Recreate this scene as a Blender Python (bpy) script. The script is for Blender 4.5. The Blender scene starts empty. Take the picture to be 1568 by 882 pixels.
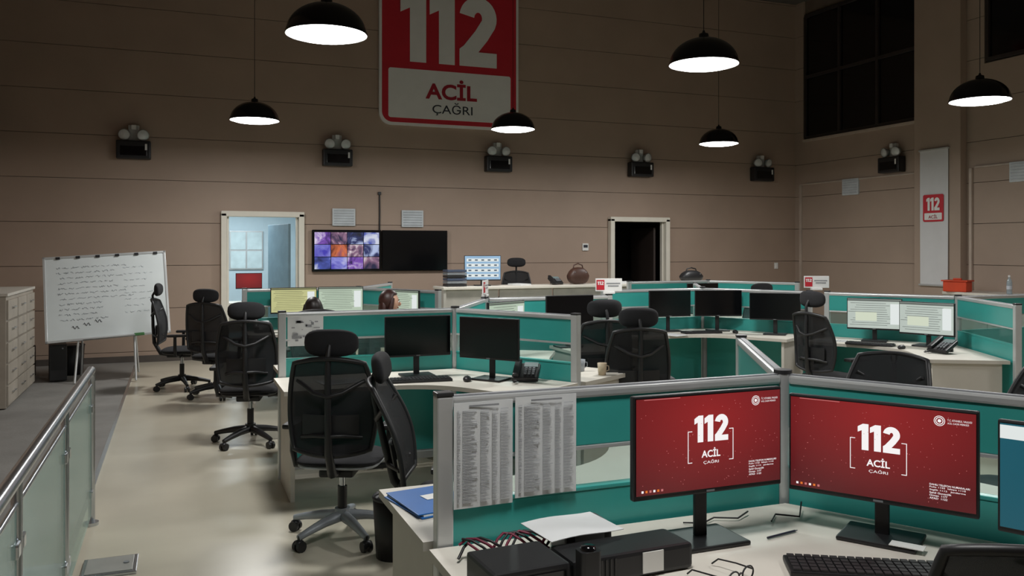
import bpy, bmesh, math, random
from mathutils import Vector, Matrix
random.seed(3)
S=bpy.context.scene
S.view_settings.view_transform='Standard'
def lin(c):
    return tuple(((x/255)/12.92 if x/255<=.04045 else ((x/255+.055)/1.055)**2.4) for x in c)
MC={}
def M(name,rgb,rough=.5,metal=0,var=.1,scale=6,bump=0,em=0,alpha=1,trans=0,spec=.5,coat=0):
    if name in MC: return MC[name]
    m=bpy.data.materials.new(name); m.use_nodes=True; nt=m.node_tree; n=nt.nodes; l=nt.links
    p=n['Principled BSDF']; c=lin(rgb)
    tc=n.new('ShaderNodeTexCoord'); no=n.new('ShaderNodeTexNoise'); no.inputs['Scale'].default_value=scale; no.inputs['Detail'].default_value=4
    l.new(tc.outputs['Object'],no.inputs['Vector'])
    r=n.new('ShaderNodeValToRGB'); r.color_ramp.elements[0].position=.3; r.color_ramp.elements[1].position=.7
    r.color_ramp.elements[0].color=(*[x*(1-var) for x in c],1); r.color_ramp.elements[1].color=(*[min(1,x*(1+var)) for x in c],1)
    l.new(no.outputs['Fac'],r.inputs['Fac']); l.new(r.outputs['Color'],p.inputs['Base Color'])
    p.inputs['Roughness'].default_value=rough; p.inputs['Metallic'].default_value=metal
    p.inputs['Specular IOR Level'].default_value=spec
    if alpha<1: p.inputs['Alpha'].default_value=alpha
    if trans: p.inputs['Transmission Weight'].default_value=trans; p.inputs['IOR'].default_value=1.1
    if coat: p.inputs['Coat Weight'].default_value=coat
    if em:
        l.new(r.outputs['Color'],p.inputs['Emission Color']); p.inputs['Emission Strength'].default_value=em
    if bump:
        b=n.new('ShaderNodeBump'); b.inputs['Strength'].default_value=bump; b.inputs['Distance'].default_value=.01
        n2=n.new('ShaderNodeTexNoise'); n2.inputs['Scale'].default_value=scale*12; l.new(tc.outputs['Object'],n2.inputs['Vector'])
        l.new(n2.outputs['Fac'],b.inputs['Height']); l.new(b.outputs['Normal'],p.inputs['Normal'])
    MC[name]=m; return m
def E(name,rgb,st=1.0,rgb2=None,scale=8,stops=None,dist=0):
    """self-lit display material, noise between colours"""
    if name in MC: return MC[name]
    m=bpy.data.materials.new(name); m.use_nodes=True; nt=m.node_tree; n=nt.nodes; l=nt.links
    p=n['Principled BSDF']; p.inputs['Base Color'].default_value=(.01,.01,.01,1); p.inputs['Roughness'].default_value=.35
    tc=n.new('ShaderNodeTexCoord'); no=n.new('ShaderNodeTexNoise'); no.inputs['Scale'].default_value=scale; no.inputs['Detail'].default_value=3; no.inputs['Distortion'].default_value=dist
    l.new(tc.outputs['Object'],no.inputs['Vector'])
    r=n.new('ShaderNodeValToRGB'); e=r.color_ramp.elements; e[0].position=.35; e[1].position=.65
    e[0].color=(*lin(rgb),1); e[1].color=(*lin(rgb2 or rgb),1)
    for po,c in (stops or []): x=e.new(po); x.color=(*lin(c),1)
    l.new(no.outputs['Fac'],r.inputs['Fac']); l.new(r.outputs['Color'],p.inputs['Emission Color']); p.inputs['Emission Strength'].default_value=st
    MC[name]=m; return m

class B:
    def __init__(s): s.v=[];s.f=[];s.m=[];s.s=[];s.mats=[];s.T=Matrix.Identity(4)
    def mi(s,m):
        if m not in s.mats: s.mats.append(m)
        return s.mats.index(m)
    def add(s,vs,fs,mat,sm=False):
        k=len(s.v); i=s.mi(mat)
        s.v+=[s.T@Vector(v) for v in vs]
        for f in fs: s.f.append([x+k for x in f]); s.m.append(i); s.s.append(sm)
    def box(s,c,d,mat,R=None,bev=0,rz=0):
        bm=bmesh.new(); bmesh.ops.create_cube(bm,size=1)
        bmesh.ops.scale(bm,vec=d,verts=bm.verts)
        if bev: bmesh.ops.bevel(bm,geom=bm.edges[:],offset=min(bev,min(d)*.45),segments=2,affect='EDGES',profile=.6)
        T=Matrix.Translation(c)@(R.to_4x4() if R else Matrix.Rotation(rz,4,'Z'))
        bm.verts.index_update(); s.add([T@v.co for v in bm.verts],[[v.index for v in f.verts] for f in bm.faces],mat); bm.free()
    def cyl(s,p0,p1,r0,mat,r1=None,seg=16,caps=True):
        r1=r0 if r1 is None else r1
        p0=Vector(p0);p1=Vector(p1);d=(p1-p0).normalized()
        x=d.orthogonal().normalized(); y=d.cross(x)
        a=[];b=[]
        for i in range(seg):
            t=2*math.pi*i/seg; o=x*math.cos(t)+y*math.sin(t); a.append(p0+o*r0); b.append(p1+o*r1)
        s.add(a+b,[[i,(i+1)%seg,seg+(i+1)%seg,seg+i] for i in range(seg)],mat,True)
        if caps:
            s.add(a,[list(range(seg))[::-1]],mat); s.add(b,[list(range(seg))],mat)
    def tube(s,pts,r,mat,seg=8,closed=False):
        pts=[Vector(p) for p in pts]; n=len(pts); rr=r if isinstance(r,list) else [r]*n
        vs=[];x=None
        for i in range(n):
            if closed: d=pts[(i+1)%n]-pts[i-1]
            else: d=pts[min(i+1,n-1)]-pts[max(i-1,0)]
            d.normalize()
            if x is None: x=d.orthogonal().normalized()
            x=(x-d*x.dot(d)).normalized(); y=d.cross(x)
            for j in range(seg):
                t=2*math.pi*j/seg; vs.append(pts[i]+(x*math.cos(t)+y*math.sin(t))*rr[i])
        fs=[]
        for i in range(n if closed else n-1):
            k=(i+1)%n
            for j in range(seg): fs.append([i*seg+j,i*seg+(j+1)%seg,k*seg+(j+1)%seg,k*seg+j])
        s.add(vs,fs,mat,True)
        if not closed:
            s.add(vs[:seg],[list(range(seg))[::-1]],mat); s.add(vs[-seg:],[list(range(seg))],mat)
    def lathe(s,prof,mat,c=(0,0,0),seg=24,sm=True):
        vs=[];c=Vector(c)
        for r,z in prof:
            for j in range(seg):
                t=2*math.pi*j/seg; vs.append(c+Vector((r*math.cos(t),r*math.sin(t),z)))
        fs=[[i*seg+j,i*seg+(j+1)%seg,(i+1)*seg+(j+1)%seg,(i+1)*seg+j] for i in range(len(prof)-1) for j in range(seg)]
        s.add(vs,fs,mat,sm)
    def surf(s,fn,nu,nv,mat,thick=0,sm=True):
        P=[[Vector(fn(i/nu,j/nv)) for j in range(nv+1)] for i in range(nu+1)]
        def idx(i,j): return i*(nv+1)+j
        vs=[p for r in P for p in r]; fs=[[idx(i,j),idx(i+1,j),idx(i+1,j+1),idx(i,j+1)] for i in range(nu) for j in range(nv)]
        s.add(vs,fs,mat,sm)
        if thick:
            N=[]
            for i in range(nu+1):
                for j in range(nv+1):
                    du=P[min(i+1,nu)][j]-P[max(i-1,0)][j]; dv=P[i][min(j+1,nv)]-P[i][max(j-1,0)]
                    N.append(P[i][j]-du.cross(dv).normalized()*thick)
            s.add(N,[f[::-1] for f in fs],mat,sm)
            ring=[idx(i,0) for i in range(nu+1)]+[idx(nu,j) for j in range(1,nv+1)]+[idx(i,nv) for i in range(nu-1,-1,-1)]+[idx(0,j) for j in range(nv-1,0,-1)]
            k=len(ring); s.add([vs[r] for r in ring]+[N[r] for r in ring],[[i,(i+1)%k,k+(i+1)%k,k+i] for i in range(k)],mat)
    def prism(s,poly,z0,z1,mat,mat2=None):
        ar=sum(poly[i][0]*poly[(i+1)%len(poly)][1]-poly[(i+1)%len(poly)][0]*poly[i][1] for i in range(len(poly)))
        if ar<0: poly=poly[::-1]
        n=len(poly); a=[(x,y,z0) for x,y in poly]; b=[(x,y,z1) for x,y in poly]
        s.add(a+b,[list(range(n))[::-1],list(range(n,2*n))],mat)
        s.add(a+b,[[i,(i+1)%n,n+(i+1)%n,n+i] for i in range(n)],mat2 or mat)
    def ell(s,c,r,mat,seg=20,rings=12,fn=None,R=None):
        c=Vector(c); vs=[]
        for i in range(rings+1):
            ph=math.pi*i/rings
            for j in range(seg):
                t=2*math.pi*j/seg; u=Vector((math.sin(ph)*math.cos(t),math.sin(ph)*math.sin(t),math.cos(ph)))
                if fn: u=fn(u)
                p=Vector((u.x*r[0],u.y*r[1],u.z*r[2]))
                if R: p=R@p
                vs.append(c+p)
        s.add(vs,[[i*seg+j,(i+1)*seg+j,(i+1)*seg+(j+1)%seg,i*seg+(j+1)%seg] for i in range(rings) for j in range(seg)],mat,True)
    def quad(s,a,b,c,d,mat): s.add([a,b,c,d],[[0,1,2,3]],mat)
    def text(s,body,x0,x1,z0,z1,y,mat,bold=.0):
        """text in local XZ plane at y, facing -Y, fitted to the rectangle"""
        cu=bpy.data.curves.new('t','FONT'); cu.body=body; cu.offset=bold; cu.resolution_u=4
        o=bpy.data.objects.new('t',cu); S.collection.objects.link(o)
        dg=bpy.context.evaluated_depsgraph_get(); dg.update(); ev=o.evaluated_get(dg); me=ev.to_mesh()
        V=[v.co.copy() for v in me.vertices]; F=[list(p.vertices) for p in me.polygons]
        ev.to_mesh_clear(); bpy.data.objects.remove(o); bpy.data.curves.remove(cu)
        if not V: return
        ax=min(v.x for v in V);bx=max(v.x for v in V);ay=min(v.y for v in V);by=max(v.y for v in V)
        s.add([Vector((x0+(v.x-ax)/(bx-ax)*(x1-x0),y,z0+(v.y-ay)/(by-ay)*(z1-z0))) for v in V],F,mat)
    def num112(s,x0,x1,z0,z1,y,mat):
        """chunky 1-1-2 digits drawn as polygons, design grid 146 x 105"""
        e=.004*(z1-z0)
        def P(x,z,k=0): return (x0+x/146*(x1-x0),y-e*k,z0+z/105*(z1-z0))
        for ox in (0,43):
            s.add([P(ox+x,z) for x,z in [(14,0),(38,0),(38,105),(18,105),(14,102)]],[[0,1,2,3,4]],mat)
            s.add([P(ox+x,z,1) for x,z in [(0,93),(0,71),(15,79),(19,105),(18,105)]],[[0,1,2,3,4]],mat)
        c=[(29+17.5*math.cos(R_(t)),73+20*math.sin(R_(t))) for t in range(172,-36,-13)]+[(34,47),(14,21)]
        L=[];Rr=[]
        for i,(x,z) in enumerate(c):
            a=c[max(i-1,0)];b=c[min(i+1,len(c)-1)]; dx,dz=b[0]-a[0],b[1]-a[1]; l=math.hypot(dx,dz); L.append((x-dz/l*11.5,z+dx/l*11.5)); Rr.append((x+dz/l*11.5,z-dx/l*11.5))
        n=len(c)
        for i in range(n-1):
            s.add([P(88+q[0],q[1],.02*i) for q in (L[i],L[i+1],Rr[i+1],Rr[i])],[[0,1,2,3]],mat)
        s.add([P(88+x,z,1) for x,z in [(0,0),(58,0),(58,22),(0,22)]],[[0,1,2,3]],mat)
        s.add([P(88+x,z,1.5) for x,z in [(0,21),(20,21),(6,30),(0,25)]],[[0,1,2,3]],mat)
    def obj(s,name,loc=(0,0,0),rz=0,parent=None):
        me=bpy.data.meshes.new(name); me.from_pydata([tuple(v) for v in s.v],[],s.f)
        for m in s.mats: me.materials.append(m)
        for p,i,sm in zip(me.polygons,s.m,s.s): p.material_index=i; p.use_smooth=sm
        me.update(); o=bpy.data.objects.new(name,me); S.collection.objects.link(o)
        o.location=loc; o.rotation_euler=(0,0,rz)
        if parent: o.parent=parent
        return o
R_=math.radians
def dirv(deg): return Vector((math.cos(R_(deg)),math.sin(R_(deg)),0))

# ---------------- materials
wallm=M('wall_panel_brown',(164,143,127),.6,var=.05,scale=1.5,bump=.05)
wallr=M('wall_panel_brown_side',(163,144,129),.6,var=.05,scale=1.5)
seam=M('panel_seam_dark',(112,98,86),.8)
floorm=M('floor_vinyl',(184,178,161),.26,var=.07,scale=1.2,bump=.02)
carpet=M('grey_carpet',(126,124,120),.7,var=.1,scale=3,bump=.2)
ceilm=M('ceiling_dark',(90,85,80),.9)
teal=M('teal_tile',(58,156,149),.3,var=.06,scale=3)
alu=M('aluminium',(200,202,202),.35,metal=.5,var=.04)
deskm=M('desk_laminate',(212,207,196),.45,var=.04)
deskedge=M('desk_edge',(190,185,175),.5,var=.04)
blk=M('black_plastic',(26,26,28),.45,var=.1)
blkg=M('black_gloss',(12,12,14),.12,var=.1)
fab=M('black_fabric',(29,29,32),.9,var=.15,scale=30)
meshm=M('black_mesh_fabric',(24,25,28),.8,var=.2,scale=60,alpha=.84)
grayp=M('grey_plastic',(120,124,128),.45)
chrome=M('steel',(200,205,210),.22,metal=.95,var=.03)
white=M('white_plastic',(225,225,222),.45,var=.03)
paper=M('paper',(214,216,216),.8,var=.03)
ink=M('ink_grey',(140,142,145),.8)
inkd=M('ink_dark',(50,52,60),.8)
redm=M('sign_red',(190,38,52),.45,var=.03)
redd=M('sign_dark_red',(160,32,48),.45,var=.03)
signw=M('sign_white',(226,226,224),.45,var=.02)
doorfr=M('door_frame_cream',(220,215,202),.45,var=.03)
beige=M('beige_fabric',(222,214,196),.85,var=.05)
scroff=M('screen_off',(10,11,13),.15,var=.1)
wood=M('cabinet_wood_grey',(158,150,138),.55,var=.12,scale=4)
brown=M('brown_leather',(70,44,34),.5,var=.2)

def glassmat(name,rgb,alpha,rough=.05):
    m=bpy.data.materials.new(name); m.use_nodes=True; nt=m.node_tree; n=nt.nodes; l=nt.links; n.clear()
    o=n.new('ShaderNodeOutputMaterial'); t=n.new('ShaderNodeBsdfTransparent'); g=n.new('ShaderNodeBsdfPrincipled'); x=n.new('ShaderNodeMixShader')
    c=lin(rgb); t.inputs[0].default_value=(.9,.97,.95,1); g.inputs['Base Color'].default_value=(*c,1); g.inputs['Roughness'].default_value=rough
    no=n.new('ShaderNodeTexNoise'); no.inputs['Scale'].default_value=2; mr=n.new('ShaderNodeMapRange'); mr.inputs['To Min'].default_value=alpha*.85; mr.inputs['To Max'].default_value=alpha*1.15
    l.new(no.outputs['Fac'],mr.inputs['Value']); l.new(mr.outputs[0],x.inputs[0]); l.new(t.outputs[0],x.inputs[1]); l.new(g.outputs[0],x.inputs[2]); l.new(x.outputs[0],o.inputs[0])
    return m
glassc=glassmat('clear_glass',(110,150,150),.16)
glassr=glassmat('rail_glass',(160,190,182),.42,.1)
winm=M('night_window_glass',(14,13,15),.08,var=.3,scale=1)

AW,AE,BN,BF,H=-2.35,11.58,-4.0,13.8,6.6
# ---------------- room shell
b=B(); b.box(((AW+AE)/2,(BN+BF)/2+1.5,-.05),(AE-AW+.4,BF-BN+3.4,.1),floorm); b.obj('floor')
b=B(); b.box(((AW+AE)/2,(BN+BF)/2,H+.05),(AE-AW+.4,BF-BN+.4,.1),ceilm); b.obj('ceiling')
doors=[(.65,1.86,2.2),(7.36,8.57,2.2)]
b=B(); P=.64; off=.16
zs=[0]; z=off
while z<H: zs.append(z); z+=P
zs.append(H)
for z0,z1 in zip(zs[:-1],zs[1:]):
    segs=[(AW,doors[0][0]),(doors[0][1],doors[1][0]),(doors[1][1],AE)] if z0<2.19 else [(AW,AE)]
    g=.004
    if z0<2.2<z1:
        b.box(((AW+AE)/2,BF+.02,(2.2+z1-g)/2),(AE-AW,.04,z1-g-2.2),wallm); z1=2.2+g
    for a0,a1 in segs: b.box(((a0+a1)/2,BF+.02,(z0+z1)/2),(a1-a0,.04,z1-z0-2*g),wallm)
for a0,a1,zz0 in [(AW-.1,.65,0),(1.86,7.36,0),(8.57,AE+.1,0),(.65,1.86,2.2),(7.36,8.57,2.2)]:
    b.box(((a0+a1)/2,BF+.05,(zz0+H)/2),(a1-a0,.06,H-zz0),seam)
b.obj('wall_back')
b=B()
for z0,z1 in zip(zs[:-1],zs[1:]):
    g=.004
    for y0,y1,lo,hi in [(BN,5.5,99,99),(5.5,9.5,4.55,6.3),(9.5,10.7,99,99),(10.7,13.55,3.86,6.3),(13.55,BF,99,99)]:
        if z0>=lo-.01 and z1<=hi+.5: continue
        t=min(z1,lo)
        b.box((AE+.02,(y0+y1)/2,(z0+t)/2),(.04,y1-y0,t-z0-2*g),wallr)
b.box((AE+.1,(BN+BF)/2,H/2),(.1,BF-BN,H),seam); b.obj('wall_right')
b=B(); b.box((AW-.05,(BN+BF)/2,H/2),(.1,BF-BN,H),wallm); b.obj('wall_left')
b=B(); b.box(((AW+AE)/2,BN-.05,H/2),(AE-AW,.1,H),wallm); b.obj('wall_front')
def bb(x0,x1,name):
    b=B(); b.box(((x0+x1)/2,BF-.008,.05),(x1-x0,.016,.1),M('baseboard_dark',(80,73,68),.6),bev=.004); b.obj(name)
bb(AW+.01,.58,'baseboard_back'); bb(1.93,7.28,'baseboard_back'); bb(8.65,AE-.01,'baseboard_back')
def window(name,y0,y1,z0,z1,nx,nz):
    b=B(); fr=M('window_frame_dark',(48,42,40),.4)
    b.box((AE+.035,(y0+y1)/2,(z0+z1)/2),(.01,y1-y0,z1-z0),winm)
    for i in range(nx+1): b.box((AE+.015,y0+(y1-y0)*i/nx,(z0+z1)/2),(.05,.06,z1-z0),fr,bev=.005)
    for i in range(nz+1): b.box((AE+.012,(y0+y1)/2,z0+(z1-z0)*i/nz),(.05,y1-y0,.06),fr,bev=.005)
    b.obj(name)
window('window_1',10.73,13.52,3.88,6.28,3,2); window('window_2',5.52,9.45,4.6,6.28,4,1)
b=B(); b.box((AE-.07,10.26,H/2),(.14,.9,H-.02),wallr,bev=.01); b.obj('wall_column')
trimm=M('trim_light',(178,163,150),.5)
b=B(); b.box((AE-.02,13.62,1.48),(.04,.05,2.94),trimm,bev=.006); b.box((AE-.012,12.2,2.96),(.024,2.9,.03),trimm,bev=.005); b.box((AE-.02,9.72,1.48),(.04,.05,2.94),trimm,bev=.006); b.box((AE-.02,7.6,2.96),(.024,4.1,.03),trimm,bev=.005); b.obj('trim_1')
b=B(); b.box((AE-.03,12.1,3.82),(.06,2.85,.05),trimm,bev=.008); b.obj('trim_2')
b=B(); b.box(((AW-.56)/2,(BN+BF)/2,.005),(-.56-AW-.01,BF-BN-.04,.009),carpet); b.box((-.555,(BN+BF)/2,.006),(.03,BF-BN-.04,.012),chrome); b.obj('carpet_strip')
b=B(); b.box((0,0,.008),(.27,.27,.016),chrome,bev=.004); b.box((0,0,.018),(.23,.23,.006),M('brushed_plate',(165,165,160),.4,metal=.6),bev=.002); b.cyl((.08,0,.02),(.08,0,.026),.015,grayp)
b.obj('floor_outlet_box',(-.33,4.98,0))

# doors
def doorframe(a0,a1,zt,name):
    b=B(); w=.085
    for x in (a0+w/2-.02,a1-w/2+.02): b.box((x,BF-.0,zt/2),(w,.22,zt),doorfr,bev=.01)
    b.box(((a0+a1)/2,BF-.0,zt-.01),(a1-a0+.04,.22,w),doorfr,bev=.01)
    for x in (a0+w+.0,a1-w-.0): b.box((x,BF+.02,zt/2),(.03,.08,zt-.04),doorfr,bev=.004)
    return b.obj(name)
doorframe(.65,1.86,2.24,'door_frame'); doorframe(7.36,8.57,2.24,'door_frame')
blue=M('side_room_paint',(188,205,212),.7,var=.03)
b=B()
b.box((.9,17.05,1.3),(3.6,.1,2.7),blue); b.box((-.85,15.5,1.3),(.1,3.1,2.7),blue); b.box((2.75,15.5,1.3),(.1,3.1,2.7),blue)
b.box((.95,15.5,2.7),(3.7,3.2,.1),blue); b.obj('wall_side_room')
b=B(); b.box((.47,.02,1.05),(.94,.04,2.08),M('door_leaf_blue',(112,136,148),.5),bev=.006); b.box((.5,-.005,1.55),(.14,.01,.2),M('green_notice',(150,190,150),.6)); b.cyl((.85,-.0,1.0),(.85,-.06,1.0),.012,chrome); b.cyl((.85,-.06,1.0),(.72,-.06,1.0),.01,chrome); b.box((.47,-.006,.2),(.8,.01,.25),grayp)
b.obj('door_1',(1.70,13.95,0),R_(104))
b=B(); b.box((0,0,0),(.62,.02,.74),alu,bev=.004)
for i in range(2):
    for j in range(2): b.box((-.15+.3*i,-.014,-.18+.36*j),(.27,.006,.33),M('notice_paper',(196,212,214),.8))
b.obj('notice_board',(1.24,16.98,1.66))
b=B(); b.box((0,0,.73),(1.2,.6,.04),deskm,bev=.005)
for x in (-.56,.56): b.box((x,0,.355),(.03,.55,.71),deskm)
b.box((0,.2,.45),(1.08,.02,.5),deskm); b.obj('side_room_desk',(1.1,15.75,0))
dk=M('dark_room_shade',(34,32,33),.9); b=B()  # near-black wall colour carries the darkness of the unlit room
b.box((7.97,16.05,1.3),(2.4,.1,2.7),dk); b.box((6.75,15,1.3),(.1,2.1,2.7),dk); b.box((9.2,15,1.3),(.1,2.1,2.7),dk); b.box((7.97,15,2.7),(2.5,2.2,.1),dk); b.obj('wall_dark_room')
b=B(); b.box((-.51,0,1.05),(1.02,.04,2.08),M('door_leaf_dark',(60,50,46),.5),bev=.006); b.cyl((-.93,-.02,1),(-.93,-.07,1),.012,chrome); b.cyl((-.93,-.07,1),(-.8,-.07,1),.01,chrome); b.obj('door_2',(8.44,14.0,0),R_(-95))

# ---------------- wall sign
def rrect(x0,x1,z0,z1,r,n=8):
    p=[]
    for cx,cz,s in [(x1-r,z0+r,-90),(x1-r,z1-r,0),(x0+r,z1-r,90),(x0+r,z0+r,180)]:
        for i in range(n+1):
            t=R_(s+90*i/n); p.append((cx+r*math.cos(t),cz+r*math.sin(t)))
    return p
def plate(b,x0,x1,z0,z1,r,y0,y1,mat):
    T=b.T; b.T=T@Matrix(((1,0,0,0),(0,0,-1,0),(0,1,0,0),(0,0,0,1))); b.prism(rrect(x0,x1,z0,z1,r),-y0,-y1,mat); b.T=T
b=B(); W=2.46; Hs=2.72
plate(b,-W/2,W/2,0,Hs,.20,0,-.05,signw)
plate(b,-W/2+.045,W/2-.045,.045,Hs-.045,.17,-.05,-.056,redm)
plate(b,-W/2+.15,W/2-.15,.12,.94,.04,-.056,-.060,signw)
b.num112(-.88,.82,1.06,2.26,-.062,signw)
b.text('ACİL',-.45,.46,.46,.81,-.064,redd,bold=.03)
b.text('ÇAĞRI',-.33,.38,.19,.42,-.064,inkd,bold=.004)
b.obj('emergency_call_sign',(4.32,BF-.0,3.74))

# banner on column
b=B(); bw=.54
b.surf(lambda u,v:(-bw/2+bw*u,-.02-.006*math.sin(u*9+v*2),2.2*v),8,10,M('banner_white',(205,205,206),.7,var=.02),thick=.004)
b.box((0,-.02,2.2),(.58,.04,.03),alu,bev=.006); b.box((0,-.02,0),(.58,.04,.03),alu,bev=.006)
plate(b,-.2,.2,1.03,1.47,.03,-.03,-.036,redm); plate(b,-.17,.17,1.06,1.17,.01,-.036,-.038,signw)
b.num112(-.13,.13,1.21,1.42,-.04,signw); b.text('ACİL',-.09,.09,1.08,1.15,-.04,redd,bold=.02)
b.obj('hanging_banner',(AE-.145,10.29,1.1),R_(-90))

def vent(loc,rz,w=.37,h=.28,name='wall_vent'):
    b=B(); vm=M('vent_white',(196,202,206),.5); b.box((0,-.02,0),(w,.04,h),vm,bev=.008)
    for i in range(6): b.box((0,-.043,-h*.38+i*h*.15),(w*.86,.008,h*.07),M('vent_slat',(182,188,194),.5),R=Matrix.Rotation(R_(25),3,'X'))
    b.obj(name,loc,rz)
vent((2.515,BF,2.2),0); vent((3.656,BF,2.19),0); vent((AE,12.27,2.83),R_(-90),.4,.3); vent((AE,8.85,2.83),R_(-90),.4,.3)
b=B(); b.box((0,-.012,0),(.12,.024,.13),white,bev=.006); b.box((0,-.026,.015),(.08,.004,.05),inkd); b.obj('thermostat',(6.87,BF,1.72))
b=B(); b.box((0,-.01,0),(.08,.02,.12),white,bev=.004); b.box((0,-.022,0),(.04,.01,.07),white,bev=.003); b.obj('light_switch',(11.1,BF,1.35))
b=B(); b.tube([(0,-.02,.6),(.004,-.02,.3),(0,-.02,0)],.012,blk); b.box((0,-.02,.6),(.05,.04,.05),blk,bev=.005); b.obj('cable_conduit',(3.1,BF,2.0))

# emergency twin-spot lights
def twin(loc,rz):
    b=B(); lens=M('spot_lens',(205,208,208),.2,metal=.1); sh=M('spot_shell',(150,150,148),.4)
    b.box((0,-.09,-.10),(.47,.16,.27),blk,bev=.02); b.box((0,-.175,-.12),(.36,.012,.14),blkg,bev=.004)
    b.box((0,-.03,.14),(.15,.06,.26),M('bracket_white',(200,200,196),.5),bev=.01); b.box((0,-.08,.235),(.07,.05,.07),white,bev=.008)
    for x in (-.125,.125):
        T=b.T; b.T=T@Matrix.Translation((x,-.12,.12))@Matrix.Rotation(R_(100),4,'X')@Matrix.Rotation(R_(x*90),4,'Y')
        b.lathe([(.0,-.09),(.045,-.085),(.065,-.05),(.085,0),(.085,.02),(.074,.022)],sh); b.lathe([(.076,.018),(.04,.028),(0,.032)],lens)
        b.T=T; b.cyl((x,-.1,.0),(x,-.1,.08),.015,blk)
    b.box((.17,-.18,-.06),(.03,.006,.09),white)
    b.obj('emergency_spotlight',loc,rz)
for a in (-.59,2.40,5.16,7.97,10.70): twin((a,BF,3.25),0)
twin((AE,11.24,3.24),R_(-90))

# TVs
def tv(a,name,cctv):
    b=B(); w,h=1.12,.67
    b.box((0,-.05,0),(w,.05,h),blkg,bev=.008); b.box((0,-.015,0),(.5,.03,.4),blk)
    b.box((0,-.077,0),(w-.03,.004,h-.03),scroff)
    if cctv:
        pal=[((16,20,70),(80,95,190),(225,230,250)),((45,20,90),(130,80,190),(235,220,250)),((12,14,40),(40,50,110),(190,205,245)),((70,60,190),(150,150,235),(215,215,250)),((120,50,30),(230,120,70),(60,50,120)),((30,30,70),(150,110,140),(240,225,230))]
        k=0
        for j in range(3):
            for i in range(4):
                c=pal[4] if (i,j)==(1,1) else pal[[0,1,2,3,5][(k*3+j)%5]]; k+=1
                m=E('cctv_feed_%d_%d'%(i,j),c[0],.75,c[2],scale=3.2+(k%4)*.8,stops=[(.5,c[1])],dist=.5+.1*k)
                ww=(w-.07)/4; hh=(h-.07)/3
                b.box((-w/2+.035+ww*(i+.5),-.080,-h/2+.035+hh*(j+.5)),(ww-.010,.004,hh-.010),m)
    b.obj(name,(a,BF,1.66))
tv(2.56,'wall_tv_cctv',True); tv(3.69,'wall_tv',False)

# pendants
lampem=E('lamp_diffuser',(255,255,255),14)
def pendant(a,bb_,z=3.33,power=62):
    b=B(); dm=M('lamp_dome_black',(16,16,18),.16,var=.05); wi=M('lamp_inner_white',(235,235,235),.4)
    prof=[(.30,0),(.303,.012)]+[(.295*math.cos(R_(t)),.012+.225*math.sin(R_(t))) for t in range(8,82,8)]+[(.045,.238),(.04,.27),(.015,.28),(.008,.30)]
    b.lathe(prof,dm,seg=40); b.lathe([(.30,0),(.292,.004),(.275,.085),(.23,.145)],wi,seg=40)
    b.lathe([(.292,.006),(.24,-.014),(.12,-.03),(0,-.034)],lampem,seg=40)
    b.cyl((0,0,.28),(0,0,H-z-.0),.0035,blk,seg=8); b.cyl((0,0,H-z-.06),(0,0,H-z),.06,blk)
    o=b.obj('pendant_lamp',(a,bb_,z))
    L=bpy.data.lights.new('lamp_light','AREA'); L.shape='DISK'; L.size=.55; L.energy=power; L.color=(1,.99,.965)
    lo=bpy.data.objects.new('lamp_light',L); S.collection.objects.link(lo); lo.parent=o; lo.location=(0,0,-.05)
pendant(1.04,6.40,3.29); pendant(4.28,6.28,3.30); pendant(7.98,6.60,3.27)
pendant(.91,11.1,3.30); pendant(4.30,10.85,3.33); pendant(7.84,11.1,3.32)
for a in (.97,4.27,7.9): pendant(a,1.8,3.33,38)  # unseen near row continuing the lamp grid, added for lighting
L=bpy.data.lights.new('side_room_light','AREA'); L.size=1.2; L.energy=64; L.color=(.86,.95,1)
lo=bpy.data.objects.new('side_room_light',L); S.collection.objects.link(lo); lo.location=(.9,15.4,2.6)

# ---------------- partitions
PZ=1.22
def cluster(n,arms,L=1.35,name='cubicle_partition'):
    b=B()
    capb=M('post_cap_black',(40,40,42),.4)
    b.cyl((0,0,0),(0,0,PZ+.005),.032,alu,seg=12); b.cyl((0,0,PZ+.005),(0,0,PZ+.02),.034,capb,seg=12)
    for ang in arms:
        if isinstance(ang,tuple): ang,L_=ang
        else: L_=L
        b.T=Matrix.Rotation(R_(ang),4,'Z')
        x0,x1=.03,L_-.045; cx=(x0+x1)/2; w=x1-x0
        b.box((L_-.022,0,(PZ+.005)/2),(.055,.052,PZ+.005),alu,bev=.006); b.box((L_-.022,0,PZ+.012),(.057,.054,.014),capb,bev=.004)
        b.box((cx,0,PZ-.014),(w,.052,.032),alu,bev=.009); b.box((cx,0,PZ+.0035),(w,.02,.006),M('rail_groove',(140,142,146),.5,metal=.4))
        b.box((cx,0,.09),(w,.05,.06),alu,bev=.006)
        for z in (1.02,.88): b.box((cx,0,z),(w,.04,.014),teal if z<.9 else alu,bev=.003)
        b.box((cx,0,1.115),(w,.034,.175),teal,bev=.003)
        b.box((cx,0,.95),(w,.008,.12),glassc)
        b.box((cx,0,.50),(w,.034,.745),teal,bev=.003)
    b.T=Matrix.Identity(4)
    return b.obj(name,(n[0],n[1],0))
N1=(2.14,2.62);N2=(2.06,6.45);N2b=(2.735,7.62);N3=(2.06,10.3);NC=(5.85,8.61);NR=(7.2,6.2);NF=(7.3,10.6)
cluster(N1,[(180,1.365),-60,60],1.34); cluster(N2,[180,(-60,1.18),(60,1.31)],1.36); cluster(N2b,[0],1.35)
cluster(N3,[180,-60,60],1.35); cluster(NC,[180,(-60,1.30),60]); cluster(NR,[(120,1.3),-120,0]); cluster(NF,[180,-60])

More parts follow.
